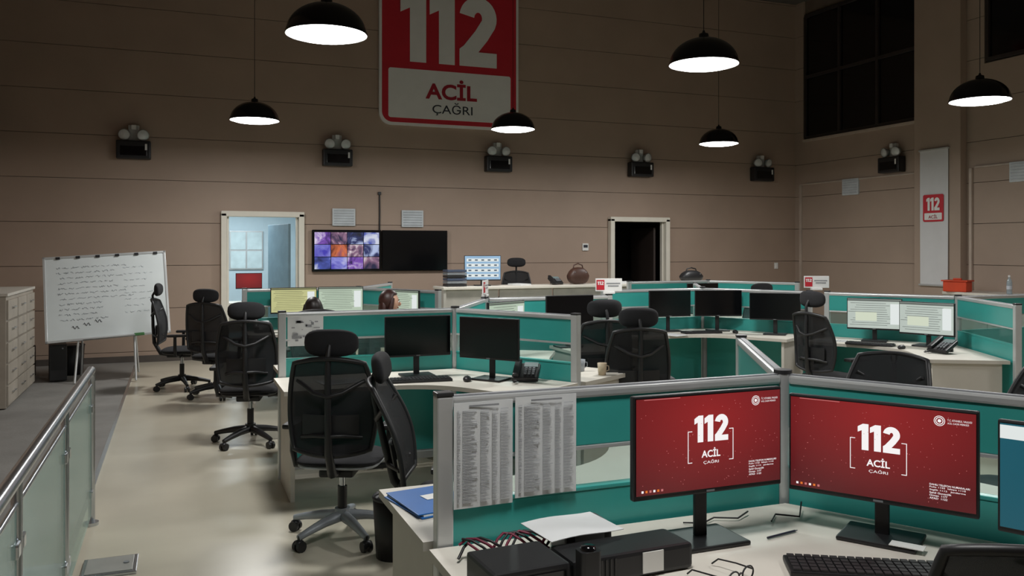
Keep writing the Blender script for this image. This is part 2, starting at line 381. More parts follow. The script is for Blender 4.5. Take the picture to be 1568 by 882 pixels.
def desk(n,d1,d2,L=1.36,D=.68,st=.75,L2=None):
    b=B(); u1,u2=dirv(d1),dirv(d2); bis=(u1+u2).normalized(); L2=L2 or L
    n1=(bis-u1*bis.dot(u1)).normalized(); n2=(bis-u2*bis.dot(u2)).normalized()
    q=[bis*.06,u1*L+n1*.035,u1*L+n1*D]
    a,c,e=u1*st+n1*D,bis*(D/math.sin(R_(60))),u2*st+n2*D
    for i in range(11):
        t=i/10; q.append(a*(1-t)**2+c*2*t*(1-t)+e*t*t)
    q+=[u2*L2+n2*D,u2*L2+n2*.035]
    b.prism([(p.x,p.y) for p in q],.72,.75,deskm,deskedge)
    for u,nn_,an,l in ((u1,n1,d1,L),(u2,n2,d2,L2)):
        p=u*(l-.06)+nn_*(D/2+.02); b.box((p.x,p.y,.36),(.03,D-.12,.72),deskedge,rz=R_(an),bev=.004)
    p=bis*.32; b.cyl((p.x,p.y,0),(p.x,p.y,.72),.03,grayp)
    b.obj('corner_desk',(n[0],n[1],0))
desk(N1,180,-60,1.40,.85,.6,1.31); desk(N1,180,60,1.40); desk(N1,60,-60,1.3)
desk(N2,180,-60,1.40,L2=1.2); desk(N2,180,60,1.33); desk(N2,60,-60,1.22)
desk(N3,180,-60,1.33); desk(N3,180,60,1.33)
desk(NC,180,-60,1.28); desk(NR,120,-120,1.28); desk(NF,180,-60,1.3)
b=B(); b.box((.98,-.34,.735),(.66,.6,.03),deskm,bev=.004)
for x in (.69,1.27): b.box((x,-.34,.36),(.03,.54,.72),deskedge)
b.obj('straight_desk',(N2b[0],N2b[1],0))

# ---------------- monitors
def monitor(a,b_,face,w=.53,h=.31,zc=1.06,kind='off',base=.75,name='computer_monitor'):
    b=B(); z=zc-base
    b.box((0,0,z),(w,.025,h),blk,bev=.006); b.box((0,.025,z-.01),(w*.6,.035,h*.6),blk,bev=.015)
    b.box((0,-.0135,z+.004),(w-.014,.002,h-.022),scroff)
    b.box((0,.045,(z)/2+.01),(.045,.018,z),blk,bev=.006); b.box((0,.03,z-.02),(.1,.05,.1),blk,bev=.01)
    b.box((0,.03,.008),(.24,.19,.014),blk,bev=.006); b.box((0,-.0145,z-h/2+.009),(.03,.002,.006),grayp)
    W,Hh=w-.016,h-.026; y=-.0155; zz=z+.004
    if kind in('red','redsmall'):
        m=bpy.data.materials.get('display_red')
        if not m:
            m=bpy.data.materials.new('display_red'); m.use_nodes=True; n=m.node_tree.nodes; l=m.node_tree.links; p=n['Principled BSDF']
            p.inputs['Base Color'].default_value=(.01,.005,.005,1); p.inputs['Roughness'].default_value=.3
            tc=n.new('ShaderNodeTexCoord'); mp=n.new('ShaderNodeMapping'); mp.inputs['Location'].default_value=(0,0,-1.5); mp.inputs['Scale'].default_value=(2.2,1,3.6)
            gr=n.new('ShaderNodeTexGradient'); gr.gradient_type='SPHERICAL'; rp=n.new('ShaderNodeValToRGB')
            rp.color_ramp.elements[0].color=(*lin((90,24,28)),1); rp.color_ramp.elements[1].color=(*lin((152,36,38)),1)
            l.new(tc.outputs['Object'],mp.inputs[0]); l.new(mp.outputs[0],gr.inputs[0])
            l.new(gr.outputs['Fac'],rp.inputs[0]); l.new(rp.outputs[0],p.inputs['Emission Color']); p.inputs['Emission Strength'].default_value=.85
        b.quad((-W/2,y,zz-Hh/2),(W/2,y,zz-Hh/2),(W/2,y,zz+Hh/2),(-W/2,y,zz+Hh/2),m)
        wt=E('display_white',(255,250,250),.92); dm=E('display_pink',(205,120,120),.85); y2=y-.0012
        if kind=='red':
            b.num112(-.062,.066,zz+.0,zz+.085,y2,wt); b.text('ACİL',-.035,.036,zz-.05,zz-.02,y2,wt,bold=.025); b.text('ÇAĞRI',-.028,.030,zz-.072,zz-.058,y2,wt)
            for s in (-1,1):
                b.box((s*.085,y2,zz-.014),(.0022,.0006,.10),wt)
                b.box((s*.078,y2,zz-.063),(.016,.0006,.0022),wt); b.box((s*.078,y2,zz+.036),(.016,.0006,.0022),wt)
            b.T=Matrix.Translation((W*.32,y2,zz+Hh*.40))@Matrix.Rotation(R_(90),4,'X'); b.lathe([(.016,0),(.014,0)],wt,seg=24); b.lathe([(.0115,0),(.009,0)],wt,seg=20); b.lathe([(.006,0),(0,0)],wt,seg=5,sm=False); b.T=Matrix.Identity(4)
            b.text('T.C. ISTANBUL VALILIGI',W*.36,W*.48,zz+Hh*.405,zz+Hh*.425,y2,wt); b.text('ACIL CAGRI MERKEZI',W*.36,W*.465,zz+Hh*.375,zz+Hh*.393,y2,wt)
            for i,t in enumerate(['DAHILI TELEFON NUMARALARI','Polis 1155  Itfaiye 1110','Saglik 1112   Jandarma','Sahil Guvenlik','Orman  1177','AFAD  1122']):
                x1=W*[.47,.45,.45,.38,.36,.36][i]; b.text(t,W*.27,x1,zz-Hh*.27-i*.0085,zz-Hh*.27-i*.0085+.0058,y2,wt,bold=.01)
            for i in range(90):
                b.box((random.uniform(-.48,.48)*W,y2,zz+random.uniform(-.45,.45)*Hh),(.0018,.0004,.0018),dm)
            for i in range(6): b.box((-W*.46+i*.014,y2,zz-Hh*.46),(.007,.0006,.007),[wt,E('ic_o',(230,120,40),.9),dm][i%3])
            b.box((-W*.33,y2,zz+Hh*.49),(.13,.0006,.002),dm)
    elif kind in('yellow','green','list','blue','teal'):
        bg={'yellow':(196,196,140),'green':(184,200,180),'list':(190,200,192),'blue':(150,185,215),'teal':(20,88,104)}[kind]
        m=E('display_'+kind,bg,.85 if kind!='teal' else .8,tuple(min(255,int(c*1.06)) for c in bg),scale=3)
        b.quad((-W/2,y,zz-Hh/2),(W/2,y,zz-Hh/2),(W/2,y,zz+Hh/2),(-W/2,y,zz+Hh/2),m); y2=y-.0012
        dk=E('display_line_'+kind,tuple(int(c*.55) for c in bg),.8); wt=E('display_white2',(232,238,236),.9)
        if kind=='teal':
            b.box((0,y2,zz+Hh*.42),(W,.0006,Hh*.13),wt); b.box((-.05,y2,zz+Hh*.33),(W*.5,.0006,Hh*.01),dk)
        elif kind=='blue':
            for i in range(4):
                b.box((0,y2,zz-Hh*.33+i*Hh*.22),(W*.9,.0006,Hh*.13),wt)
                for j in range(5): b.box((-W*.36+j*W*.18,y2-.0006,zz-Hh*.33+i*Hh*.22),(W*.08,.0006,Hh*.06),dk)
        else:
            b.box((0,y2,zz+Hh*.46),(W,.0006,Hh*.06),dk)
            for i in range(11): b.box((-W*.08+random.uniform(-.03,.03),y2,zz+Hh*.36-i*Hh*.075),(W*random.uniform(.55,.75),.0006,Hh*.014),dk)
            b.box((W*.38,y2,zz),(W*.16,.0006,Hh*.7),wt)
            if kind=='list': b.box((-W*.15,y2-.0006,zz-Hh*.1),(W*.4,.0006,Hh*.3),E('display_pale',(214,222,200),.9))
    return b.obj(name,(a,b_,base),R_(face+90))
monitor(1.59,2.31,-90,.56,.325,1.078,'red'); monitor(2.115,2.12,-147,.575,.328,1.04,'red'); monitor(2.42,1.58,-155,.57,.335,1.02,'teal')
monitor(1.66,6.10,-90,.5,.3,1.05); monitor(2.09,5.74,-142,.5,.3,1.05)
monitor(1.252,10.0,-90,.52,.3,1.10,'yellow'); monitor(1.79,10.0,-95,.52,.3,1.10,'green'); monitor(2.38,9.35,-150,.5,.3,1.08,'green')
monitor(5.22,8.33,-95,.52,.3,1.07); monitor(5.77,8.18,-110,.54,.3,1.07); monitor(6.10,7.60,-135,.54,.3,1.06)
monitor(6.60,6.68,-140,.52,.32,1.03,'list'); monitor(6.72,6.14,-160,.52,.32,1.02,'list')
monitor(3.5,7.36,-90,.50,.3,1.1)
monitor(2.66,6.88,-60,.5,.3,1.09,'green')
monitor(4.3,12.1,-100,.56,.38,1.40,'blue',base=1.13)
monitor(1.5,7.0,90,.5,.3,1.02); monitor(7.0,10.3,-90,.52,.3,1.05)
monitor(1.19,15.7,-90,.45,.28,1.12,'redsmall')

# ---------------- desk clutter
def keyboard(a,b_,face,z=.75):
    b=B(); b.box((0,0,.01),(.44,.14,.018),blk,bev=.005); km=M('key_black',(38,38,40),.5)
    for r in range(5):
        for c in range(17): b.box((-.2+.025*c,-.052+.026*r,.022),(.02,.021,.007),km)
    b.obj('keyboard',(a,b_,z),R_(face+90))
def mouse(a,b_,face,z=.75):
    b=B(); b.ell((0,0,.014),(.03,.055,.024),blk,fn=lambda u:Vector((u.x,u.y,max(u.z,-.5)))); b.cyl((0,.03,.026),(0,.04,.036),.004,grayp,seg=8); b.obj('computer_mouse',(a,b_,z+.0005),R_(face+90))
def phone(a,b_,face,z=.75):
    b=B(); b.T=Matrix.Translation((0,0,.016)); T=Matrix.Rotation(R_(24),3,'X')
    b.box((0,0,.045),(.19,.2,.035),blk,R=T,bev=.01); b.box((-.065,0,.075),(.05,.21,.035),blk,R=T,bev=.014); b.box((.03,.055,.092),(.1,.06,.006),M('lcd_grey',(110,125,125),.3),R=T)
    for i in range(3):
        for j in range(4): b.box((.0+.028*i,-.065+.022*j,.043+.0098*j+.004),(.018,.014,.008),grayp,R=T)
    b.box((0,.06,.035),(.12,.03,.08),blk,bev=.005)
    b.tube([(-.06+.012*math.sin(i*1.3),-.12-.004*i,.002+.006*math.cos(i*1.3)) for i in range(14)],.004,blk,seg=6)
    b.obj('desk_phone',(a,b_,z),R_(face+90))
keyboard(1.87,1.93,-120); mouse(2.2,1.62,-130)
keyboard(1.62,5.88,-95); mouse(1.93,5.76,-110); phone(2.33,5.62,-120); keyboard(5.45,8.04,-100); mouse(5.8,7.9,-110)
phone(4.72,8.2,-90); keyboard(6.32,6.45,-150); phone(6.45,5.72,-170)
keyboard(1.3,9.78,-90); phone(.90,9.98,-90); phone(5.5,12.08,-90,1.131)
mouse(6.36,6.1,-160)
def sheet(name,a,b_,z,w,h,rz,mat=None,lines=8,stack=1):
    b=B(); b.box((0,0,.002*stack),(w,h,.004*stack),mat or paper)
    for i in range(lines): b.box((random.uniform(-.01,.01),h*.4-i*h*.1,.004*stack+.0006),(w*random.uniform(.5,.8),.003,.0006),ink)
    b.obj(name,(a,b_,z),rz)
b=B(); bl=M('blue_cover',(28,98,170),.4)
b.box((0,0,.003),(.235,.31,.006),bl,bev=.002); b.box((.0,.0,.009),(.215,.3,.006),paper); b.box((0,0,.015),(.235,.31,.004),bl,rz=R_(-4),bev=.0015); b.box((.03,.02,.0185),(.1,.06,.001),white); b.obj('blue_folder',(.88,3.05,.751),R_(12))
sheet('paper_sheet',1.08,6.05,.751,.3,.21,R_(10)); sheet('paper_sheet',5.05,7.98,.751,.21,.25,R_(20)); sheet('paper_sheet',6.25,6.9,.751,.2,.29,R_(40))
sheet('paper_stack',4.9,12.1,1.131,.21,.3,R_(20),None,3,6); sheet('paper_stack',6.7,12.1,1.131,.3,.22,R_(5),None,3,8)
b=B(); b.box((0,0,.045),(.23,.2,.085),blk,bev=.01); b.box((0,-.102,.045),(.2,.004,.05),blkg)
for i in range(5): b.box((-.08+.02*i,-.105,.05),(.008,.003,.008),grayp)
b.obj('docking_unit',(.885,2.20,.751),R_(3))
b=B(); b.box((0,0,.04),(.40,.15,.075),blk,bev=.012); b.box((.06,-.077,.042),(.07,.003,.06),white)
for i in range(8): b.box((-.17+.015*i,-.077,.045),(.006,.003,.05),blkg)
b.obj('mini_computer',(1.22,2.21,.751),R_(2))
b=B(); b.prism(rrect(-.03,.03,-.026,.026,.012),0,.13,blk); b.lathe([(.022,0),(.02,.01),(0,.012)],blkg,c=(0,0,.13)); b.obj('desk_speaker',(1.04,2.07,.751))
b=B(); b.surf(lambda u,v:(-.13+.26*u,-.09+.18*v,.004*math.sin(u*5)+.004*v),8,6,paper,thick=.002)
b.obj('paper_sheet',(1.13,2.36,.846),R_(8))
b=B(); b.box((0,0,.045),(.16,.12,.09),blk,bev=.01); b.box((0,-.062,.05),(.1,.004,.03),grayp); b.obj('power_adapter',(1.19,2.42,.751))
b=B()
for k in range(4):
    pts=[(-.18+.025*i+.01*k,.03*math.sin(i*.9+k),.012+.05*abs(math.sin(i*.5+k*.7))) for i in range(12)]
    b.tube(pts,.0045,M('cable_burgundy',(110,20,50),.5) if k%2 else blk,seg=6)
b.obj('cable_bundle',(.97,2.44,.751),0)
b=B()
for s in (-1,1):
    b.tube([(s*.035+.027*math.cos(t*math.pi/8),.0,.03+.02*math.sin(t*math.pi/8)) for t in range(16)],.0025,blk,seg=6,closed=True)
    b.tube([(s*.062,0,.035),(s*.066,.06,.034),(s*.064,.12,.03),(s*.06,.14,.012)],.0025,blk,seg=6)
b.tube([(-.009,0,.035),(0,0,.039),(.009,0,.035)],.0025,blk,seg=6); b.obj('eyeglasses',(1.48,1.99,.745),R_(20))
b=B(); b.cyl((-.07,0,.005),(.06,0,.005),.004,M('pen_dark',(40,44,60),.3),seg=8); b.cyl((.06,0,.005),(.075,0,.005),.004,grayp,r1=.001,seg=8); b.obj('pen',(1.86,2.28,.751),R_(10))
b=B(); b.box((0,0,.001),(.1,.05,.002),white); b.obj('paper_label',(2.13,2.02,.7665),R_(-57))
b=B()
b.tube([(-.0,0,.0),(.06,-.03,.005),(.12,.02,.005),(.2,0,.005),(.26,.05,.01)],.003,blk,seg=6)
b.tube([(.3,-.05,.005),(.35,.02,.005),(.42,-.02,.005),(.47,.06,.03)],.003,blk,seg=6); b.obj('loose_cable',(1.62,2.50,.756),R_(-12))
def hung(a0,a1,z0,z1,y,name,seed,pic=False):
    random.seed(seed); b=B(); w=a1-a0
    b.surf(lambda u,v:(w*u,-.003*math.sin(u*4+seed)-.002*v,z0+(z1-z0)*v),6,8,paper,thick=.0015)
    if pic:
        for i in range(26):
            x=random.uniform(.15,.85)*w; zz=z0+random.uniform(.15,.85)*(z1-z0); b.box((x,-.007,zz),(random.uniform(.01,.05),.001,random.uniform(.003,.02)),ink)
    else:
        n=58; gl=M('ink_light',(188,190,192),.8); g2=M('ink_mid',(172,174,178),.8)
        b.box((w*.5,-.0065,z1-.012),(w*.5,.0008,.006),ink)
        for i in range(n):
            zz=z1-.026-(z1-z0-.04)*i/n
            for c,(x0,x1) in enumerate(((.05,.11),(.14,.40),(.44,.60),(.64,.74),(.78,.95))):
                ww=(x1-x0)*random.uniform(.55,1); b.box((w*(x0+ww/2),-.0065,zz),(w*ww,.0008,.0022),(g2,gl)[(c+i)%2])
    b.obj(name,(a0,y,0))
hung(.822,1.026,.865,1.205,2.60-.01,'printed_list',1); hung(1.032,1.255,.88,1.21,2.60-.012,'printed_list',2); hung(.76,1.02,.975,1.195,6.45-.022,'printed_notice',5,True)

def dsign(a,b_,rz,name='desk_sign'):
    b=B(); b.box((0,0,.09),(.27,.012,.13),signw,bev=.003); b.box((0,0,.012),(.12,.05,.024),signw,bev=.004)
    b.box((-.085,-.0075,.09),(.08,.003,.1),redm); b.num112(-.117,-.053,.09,.125,-.010,signw)
    for i in range(2): b.box((.045,-.0075,.105-i*.025),(.14-.03*i,.002,.012),ink)
    b.obj(name,(a,b_,PZ+.0195),rz)
dsign(4.06,7.62,R_(-18)); dsign(6.53,7.44,R_(-25)); dsign(2.735,7.62,R_(60))

# ---------------- chairs
def chair(a,b_,face,head=True,basemat=None,arms=True,mesh=True,fabm=None,seatz=.46,rec=0,name='office_chair',z=0,top=1.25):
    b=B(); bmn=basemat or blk; fm=fabm or fab; mm=meshm if (mesh and not fabm) else fm; frm=blk if not fabm else fabm
    for i in range(5):
        an=R_(72*i+20); d=Vector((math.cos(an),math.sin(an),0)); p=Vector((-d.y,d.x,0))
        b.tube([d*.03+Vector((0,0,.125)),d*.14+Vector((0,0,.115)),d*.25+Vector((0,0,.095)),d*.325+Vector((0,0,.078))],[.034,.028,.022,.018],bmn,seg=8)
        c=d*.32+Vector((0,0,.03)); b.cyl(c+Vector((0,0,.02)),c+Vector((0,0,.06)),.009,blk,seg=8)
        for s in (-1,1): b.cyl(c+p*s*.008,c+p*s*.028,.03,blk,seg=14)
        b.ell(c+Vector((0,0,.018)),(.028,.028,.02),blk,seg=10,rings=6)
    b.cyl((0,0,.10),(0,0,.17),.045,bmn); b.cyl((0,0,.17),(0,0,.30),.028,blk); b.cyl((0,0,.28),(0,0,seatz-.06),.018,chrome)
    b.box((0,-.02,seatz-.05),(.2,.28,.05),blk,bev=.015); b.cyl((.1,.02,seatz-.05),(.24,.02,seatz-.06),.008,blk,seg=8)
    def rs(u):
        m=max(abs(u.x),abs(u.y),1e-6); k=(u.x**4+u.y**4)**.25; r=math.hypot(u.x,u.y)
        q=r/max(k,1e-6); return Vector((u.x*q,u.y*q,u.z*(.9)+ (-.18*u.y*u.y if u.y>0 else .1*u.y*u.y)))
    b.ell((0,.02,seatz+.01),(.25,.245,.045),fm,seg=28,rings=12,fn=rs); b.ell((0,.02,seatz-.012),(.24,.235,.034),M('shell_light_grey',(175,178,180),.45) if basemat else blk,seg=28,rings=10,fn=rs)
    T0=b.T; b.T=T0@Matrix.Translation((0,-.2,seatz))@Matrix.Rotation(R_(rec),4,'X')@Matrix.Translation((0,.2,-seatz))
    zb0,zb1=seatz+.11,(seatz+.60)
    def bk(u,v):
        s=2*u-1; hw=.185+.06*math.sin(math.pi*min(1,v*.75+.18))
        zc=zb0+(zb1-zb0)*v+(.03*(1-s*s) if v>.5 else -.03*(1-s*s))*abs(2*v-1)
        y=-.235-.05*v+.035*math.sin(math.pi*(v*1.1))-.045*(1-s*s)
        return (s*hw,y-.0*v,zc)
    b.surf(bk,14,16,mm,thick=(.006 if mm is meshm else .04))
    ring=[bk(i/14,0) for i in range(15)]+[bk(1,j/16) for j in range(1,17)]+[bk(1-i/14,1) for i in range(1,15)]+[bk(0,1-j/16) for j in range(1,16)]
    b.tube(ring,.014,frm,seg=8,closed=True)
    b.surf(lambda u,v:(-.16+.32*u,-.30+.03*(2*u-1)**2,seatz+.2+.11*v),8,4,blk,thick=.015)
    b.tube([(0,-.1,seatz-.05),(0,-.24,seatz-.03),(0,-.315,seatz+.1),(0,-.33,seatz+.3),(0,-.335,seatz+.52),(0,-.33,seatz+.62)],[.028,.028,.024,.02,.018,.016],blk,seg=8)
    b.tube([(-.19,-.26,seatz+.5),(-.08,-.33,seatz+.44),(0,-.345,seatz+.42),(.08,-.33,seatz+.44),(.19,-.26,seatz+.5)],.012,blk)
    b.tube([(-.17,-.245,seatz+.18),(-.08,-.31,seatz+.2),(0,-.33,seatz+.2),(.08,-.31,seatz+.2),(.17,-.245,seatz+.18)],.012,blk)
    if head:
        hz=top-.15
        b.tube([(0,-.33,seatz+.58),(0,-.335,hz),(0,-.30,hz+.06)],.014,blk)
        b.ell((0,-.262,hz+.07),(.155,.035,.078),fm,seg=24,rings=12,fn=lambda u:Vector((math.copysign(abs(u.x)**.7,u.x),u.y-1.2*(1-abs(u.x)**2)*.6+.3,math.copysign(abs(u.z)**.7,u.z))))
    b.T=T0
    if arms:
        for s in (-1,1):
            b.tube([(s*.15,-.02,seatz-.045),(s*.27,-.03,seatz-.03),(s*.285,-.03,seatz+.05),(s*.285,-.03,seatz+.19)],[.018,.02,.02,.018],blk)
            b.box((s*.285,.01,seatz+.205),(.085,.25,.03),blk,bev=.012)
    b.obj(name,(a,b_,z),R_(face-90))
chair(.06,11.05,-10,top=1.28); chair(.43,10.3,60); chair(.60,7.74,78); chair(.91,5.03,66,basemat=M('grey_base',(150,156,162),.4,metal=.3))
chair(1.34,4.12,-22,rec=11,seatz=.44,top=1.2)
chair(3.42,6.66,80,top=1.27); chair(3.36,5.92,72); chair(5.84,6.44,5,top=1.30)
chair(1.97,1.55,52,head=False,arms=False,seatz=.41)
chair(3.62,3.72,205,head=False,rec=10,seatz=.47); chair(3.76,2.98,178,head=False,rec=10,seatz=.50)
chair(5.2,12.95,250,z=.222,top=1.32); chair(3.75,8.5,-95,head=False,fabm=beige,seatz=.5)
chair(7.1,9.3,80)
b=B(); b.box((5.0,13.25,.11),(3.2,.98,.22),M('dais_wood',(96,88,80),.6),bev=.01); b.obj('dais_platform')

# ---------------- counter at the back
b=B(); cf=M('counter_front',(170,166,158),.5)
b.box((6.25,12.1,1.11),(5.3,.55,.04),deskm,bev=.008)
for i in range(6): b.box((3.6+.883*(i+.5),11.9,.55),(.86,.03,1.07),cf,bev=.006)
for x in (3.63,8.87): b.box((x,12.1,.545),(.04,.5,1.09),cf)
b.box((6.25,12.3,.7),(5.2,.03,.4),cf); b.obj('service_counter')
b=B()
for i in range(6): b.box((0,0,.02+i*.042),(.3,.24,.034),[blk,grayp,M('binder_blue',(60,70,90),.5)][i%3],bev=.004)
b.obj('document_tray_stack',(3.86,12.1,1.131))
def bag(a,b_,z,m,w,h,name):
    b=B(); b.ell((0,0,h*.48),(w/2,.11,h*.5),m,fn=lambda u:Vector((math.copysign(abs(u.x)**.6,u.x)*(1-.25*max(u.z,0)),math.copysign(abs(u.y)**.7,u.y),max(-.92,u.z)))); 
    b.tube([(-w*.25,0,h*.85),(-w*.2,0,h*1.1),(0,0,h*1.2),(w*.2,0,h*1.1),(w*.25,0,h*.85)],.01,m); b.cyl((-w*.3,-.09,h*.7),(w*.3,-.09,h*.7),.006,chrome,seg=6); b.obj(name,(a,b_,z))
bag(5.9,12.1,1.134,brown,.36,.27,'brown_handbag'); bag(8.0,12.1,1.134,blk,.42,.2,'black_duffel_bag')

# ---------------- left: whiteboard, cabinet, railing
b=B(); wb=M('whiteboard_surface',(206,212,212),.22,var=.04,scale=2); w,h=1.42,1.08
Tb=Matrix.Translation((0,0,1.07))@Matrix.Rotation(R_(-15),4,'X')@Matrix.Rotation(R_(-3.6),4,'Y')
b.T=Tb; b.box((0,0,0),(w,.02,h),wb)
for x in (-w/2,w/2): b.box((x,0,0),(.03,.035,h+.03),alu,bev=.005)
for z in (-h/2,h/2): b.box((0,0,z),(w+.03,.035,.03),alu,bev=.005)
b.box((0,-.05,-h/2-.01),(.6,.08,.012),alu); random.seed(8)
for i in range(6): b.box((-.55+.23*i,-.012,h/2-.01),(.05,.03,.03),blk,bev=.004)
mk=M('marker_grey',(110,118,130),.6)
for r in range(11):
    x=-.58+random.uniform(0,.05); xe=-.58+(random.uniform(.5,.85) if r<7 else random.uniform(.25,.5))
    while x<xe:
        l=random.uniform(.03,.1); z0=.40-r*.068; k=max(4,int(l/.008))
        b.tube([(x+l*i/k,-.0118,z0+random.uniform(-.013,.013)) for i in range(k+1)],.0018,mk,seg=4); x+=l+.025
for r in range(8):
    x=.2
    while x<random.uniform(.4,.6):
        l=random.uniform(.03,.08); z0=.36-r*.085; k=max(4,int(l/.008))
        b.tube([(x+l*i/k,-.0118,z0+random.uniform(-.01,.01)) for i in range(k+1)],.0016,M('marker_faint',(150,158,168),.6),seg=4); x+=l+.03
for k in range(3): b.tube([(-.42+.13*k+.012*i,-.0118,-.38+.05*k*.6+.02*math.sin(i*1.7)) for i in range(8)],.004,inkd,seg=4)
b.box((.35,-.03,-h/2+.0),(.12,.03,.035),M('eraser_green',(60,110,60),.7),bev=.005)
b.T=Matrix.Identity(4)
for s in (-1,1):
    b.cyl((s*.35,-.3,0.003),(s*.30,.05,1.0),.014,alu); b.cyl((s*.35,.5,.003),(s*.28,.1,1.15),.014,alu)
b.cyl((-.33,.0,.8),(.33,.0,.8),.01,alu)
b.obj('whiteboard_on_stand',(-.83,12.1,.016))
b=B(); b.box((-.32,.9,.6),(.62,1.8,1.18),wood,bev=.006); b.box((-.32,.9,1.2),(.66,1.84,.03),deskedge,bev=.004)
for i in range(3):
    for j in range(5):
        b.box((0,.3+.6*i,.14+.225*j),(.02,.57,.205),wood,bev=.004); b.cyl((.03,.22+.6*i,.16+.225*j),(.03,.38+.6*i,.16+.225*j),.006,chrome,seg=8)
        for s in (.22,.38): b.cyl((.0,s+.6*i,.16+.225*j),(.03,s+.6*i,.16+.225*j),.005,chrome,seg=6)
b.obj('drawer_cabinet',(-1.65,10.2,.01))
def wastebin(a,b_,z,r,h):
    b=B(); b.lathe([(0,.004),(r*.8,.0),(r*.85,.0),(r,h),(r*.95,h),(r*.78,.01)],blk); b.lathe([(r,h),(r*1.05,h+.01),(r*.97,h+.02),(r*.95,h)],blk); b.ell((0,0,h-.02),(r*.88,r*.88,.05),M('bin_bag',(40,40,44),.3),seg=16,rings=8); b.obj('waste_bin',(a,b_,z))
wastebin(-1.32,12.75,.0125,.17,.38); wastebin(1.12,4.60,.001,.12,.32)
b=B(); b.box((0,0,.2),(.42,.34,.4),M('carton_dark',(58,46,40),.8),bev=.008); b.box((0,-.172,.25),(.3,.004,.1),M('label_red',(150,60,50),.6)); b.box((0,0,.402),(.1,.34,.004),grayp); b.obj('storage_box',(-1.95,12.65,.0125))
b=B(); b.box((0,0,.24),(.2,.42,.46),blk,bev=.012); b.box((0,-.212,.3),(.16,.004,.3),blkg); b.cyl((.05,-.213,.42),(.05,-.217,.42),.01,grayp); b.box((0,0,.005),(.16,.3,.01),grayp); b.obj('computer_tower',(-1.42,12.28,.0125),R_(8))
# glass railing
b=B(); r0,r1=.6,5.8
b.cyl((0,r0,.95),(0,r1,.95),.026,chrome,seg=16); b.tube([(0,r1-.01,.95),(0,r1+.03,.945),(0,r1+.045,.9),(0,r1+.045,.0)],.02,chrome,seg=12)
n=4
for i in range(n+1):
    y=r0+(r1-r0)*i/n
    if i<n:
        b.cyl((0,y,.012),(0,y,.95),.018,chrome,seg=12); b.box((0,y+.65,.46),(.012,1.2,.78),glassr)
    b.cyl((0,y,.0),(0,y,.02),.045,chrome)
    for z in (.2,.72):
        for s in (-.05,.05):
            if (i==0 and s<0) or (i==n and s>0): continue
            b.box((0,y+s,z),(.035,.06,.05),chrome,bev=.008)
b.cyl((0,r0,.86),(0,r1,.86),.01,chrome,seg=10)
b.obj('glass_railing',(-.49,0,0))

# right side cabinet, orange box, bottle
b=B(); b.box((11.25,7.75,.5),(.6,3.9,1.0),cf,bev=.008); b.box((11.25,7.75,1.02),(.64,3.9,.04),deskm,bev=.005)
for i in range(5): b.box((10.945,6.2+.775*i,.5),(.015,.74,.92),cf,bev=.004); b.cyl((10.925,6.4+.775*i,.6),(10.925,6.4+.775*i,.75),.006,chrome,seg=6)
b.obj('low_cabinet')
b=B(); om=M('orange_plastic',(205,66,28),.5)
b.box((0,0,.08),(.34,.24,.16),om,bev=.02); b.box((0,0,.165),(.38,.28,.022),om,bev=.008); b.box((0,0,.19),(.12,.05,.03),om,bev=.01); b.obj('orange_container',(11.02,9.5,1.041),R_(-70))
def bottle(a,b_,z,m,name='water_bottle'):
    b=B(); b.lathe([(0,0),(.034,.0),(.037,.01),(.037,.16),(.03,.2),(.014,.23),(.014,.25)],m); b.lathe([(.017,.245),(.017,.27),(0,.272)],white); b.lathe([(.0375,.07),(.0375,.12)],M('bottle_label',(200,205,215),.5)); b.obj(name,(a,b_,z))
bm_=M('bottle_plastic',(170,190,200),.1,alpha=.5)
bottle(11.1,8.7,1.041,bm_)
def cup(a,b_,z,m):
    b=B(); b.lathe([(0,.003),(.028,0),(.036,.09),(.033,.09),(.027,.008),(0,.008)],m); b.tube([(.033,0,.07),(.055,0,.065),(.057,0,.035),(.031,0,.025)],.004,m,seg=6); b.obj('coffee_mug',(a,b_,z))
cup(2.96,5.66,.751,M('mug_beige',(190,172,145),.5)); cup(2.9,5.9,.751,M('mug_grey',(150,155,160),.4))

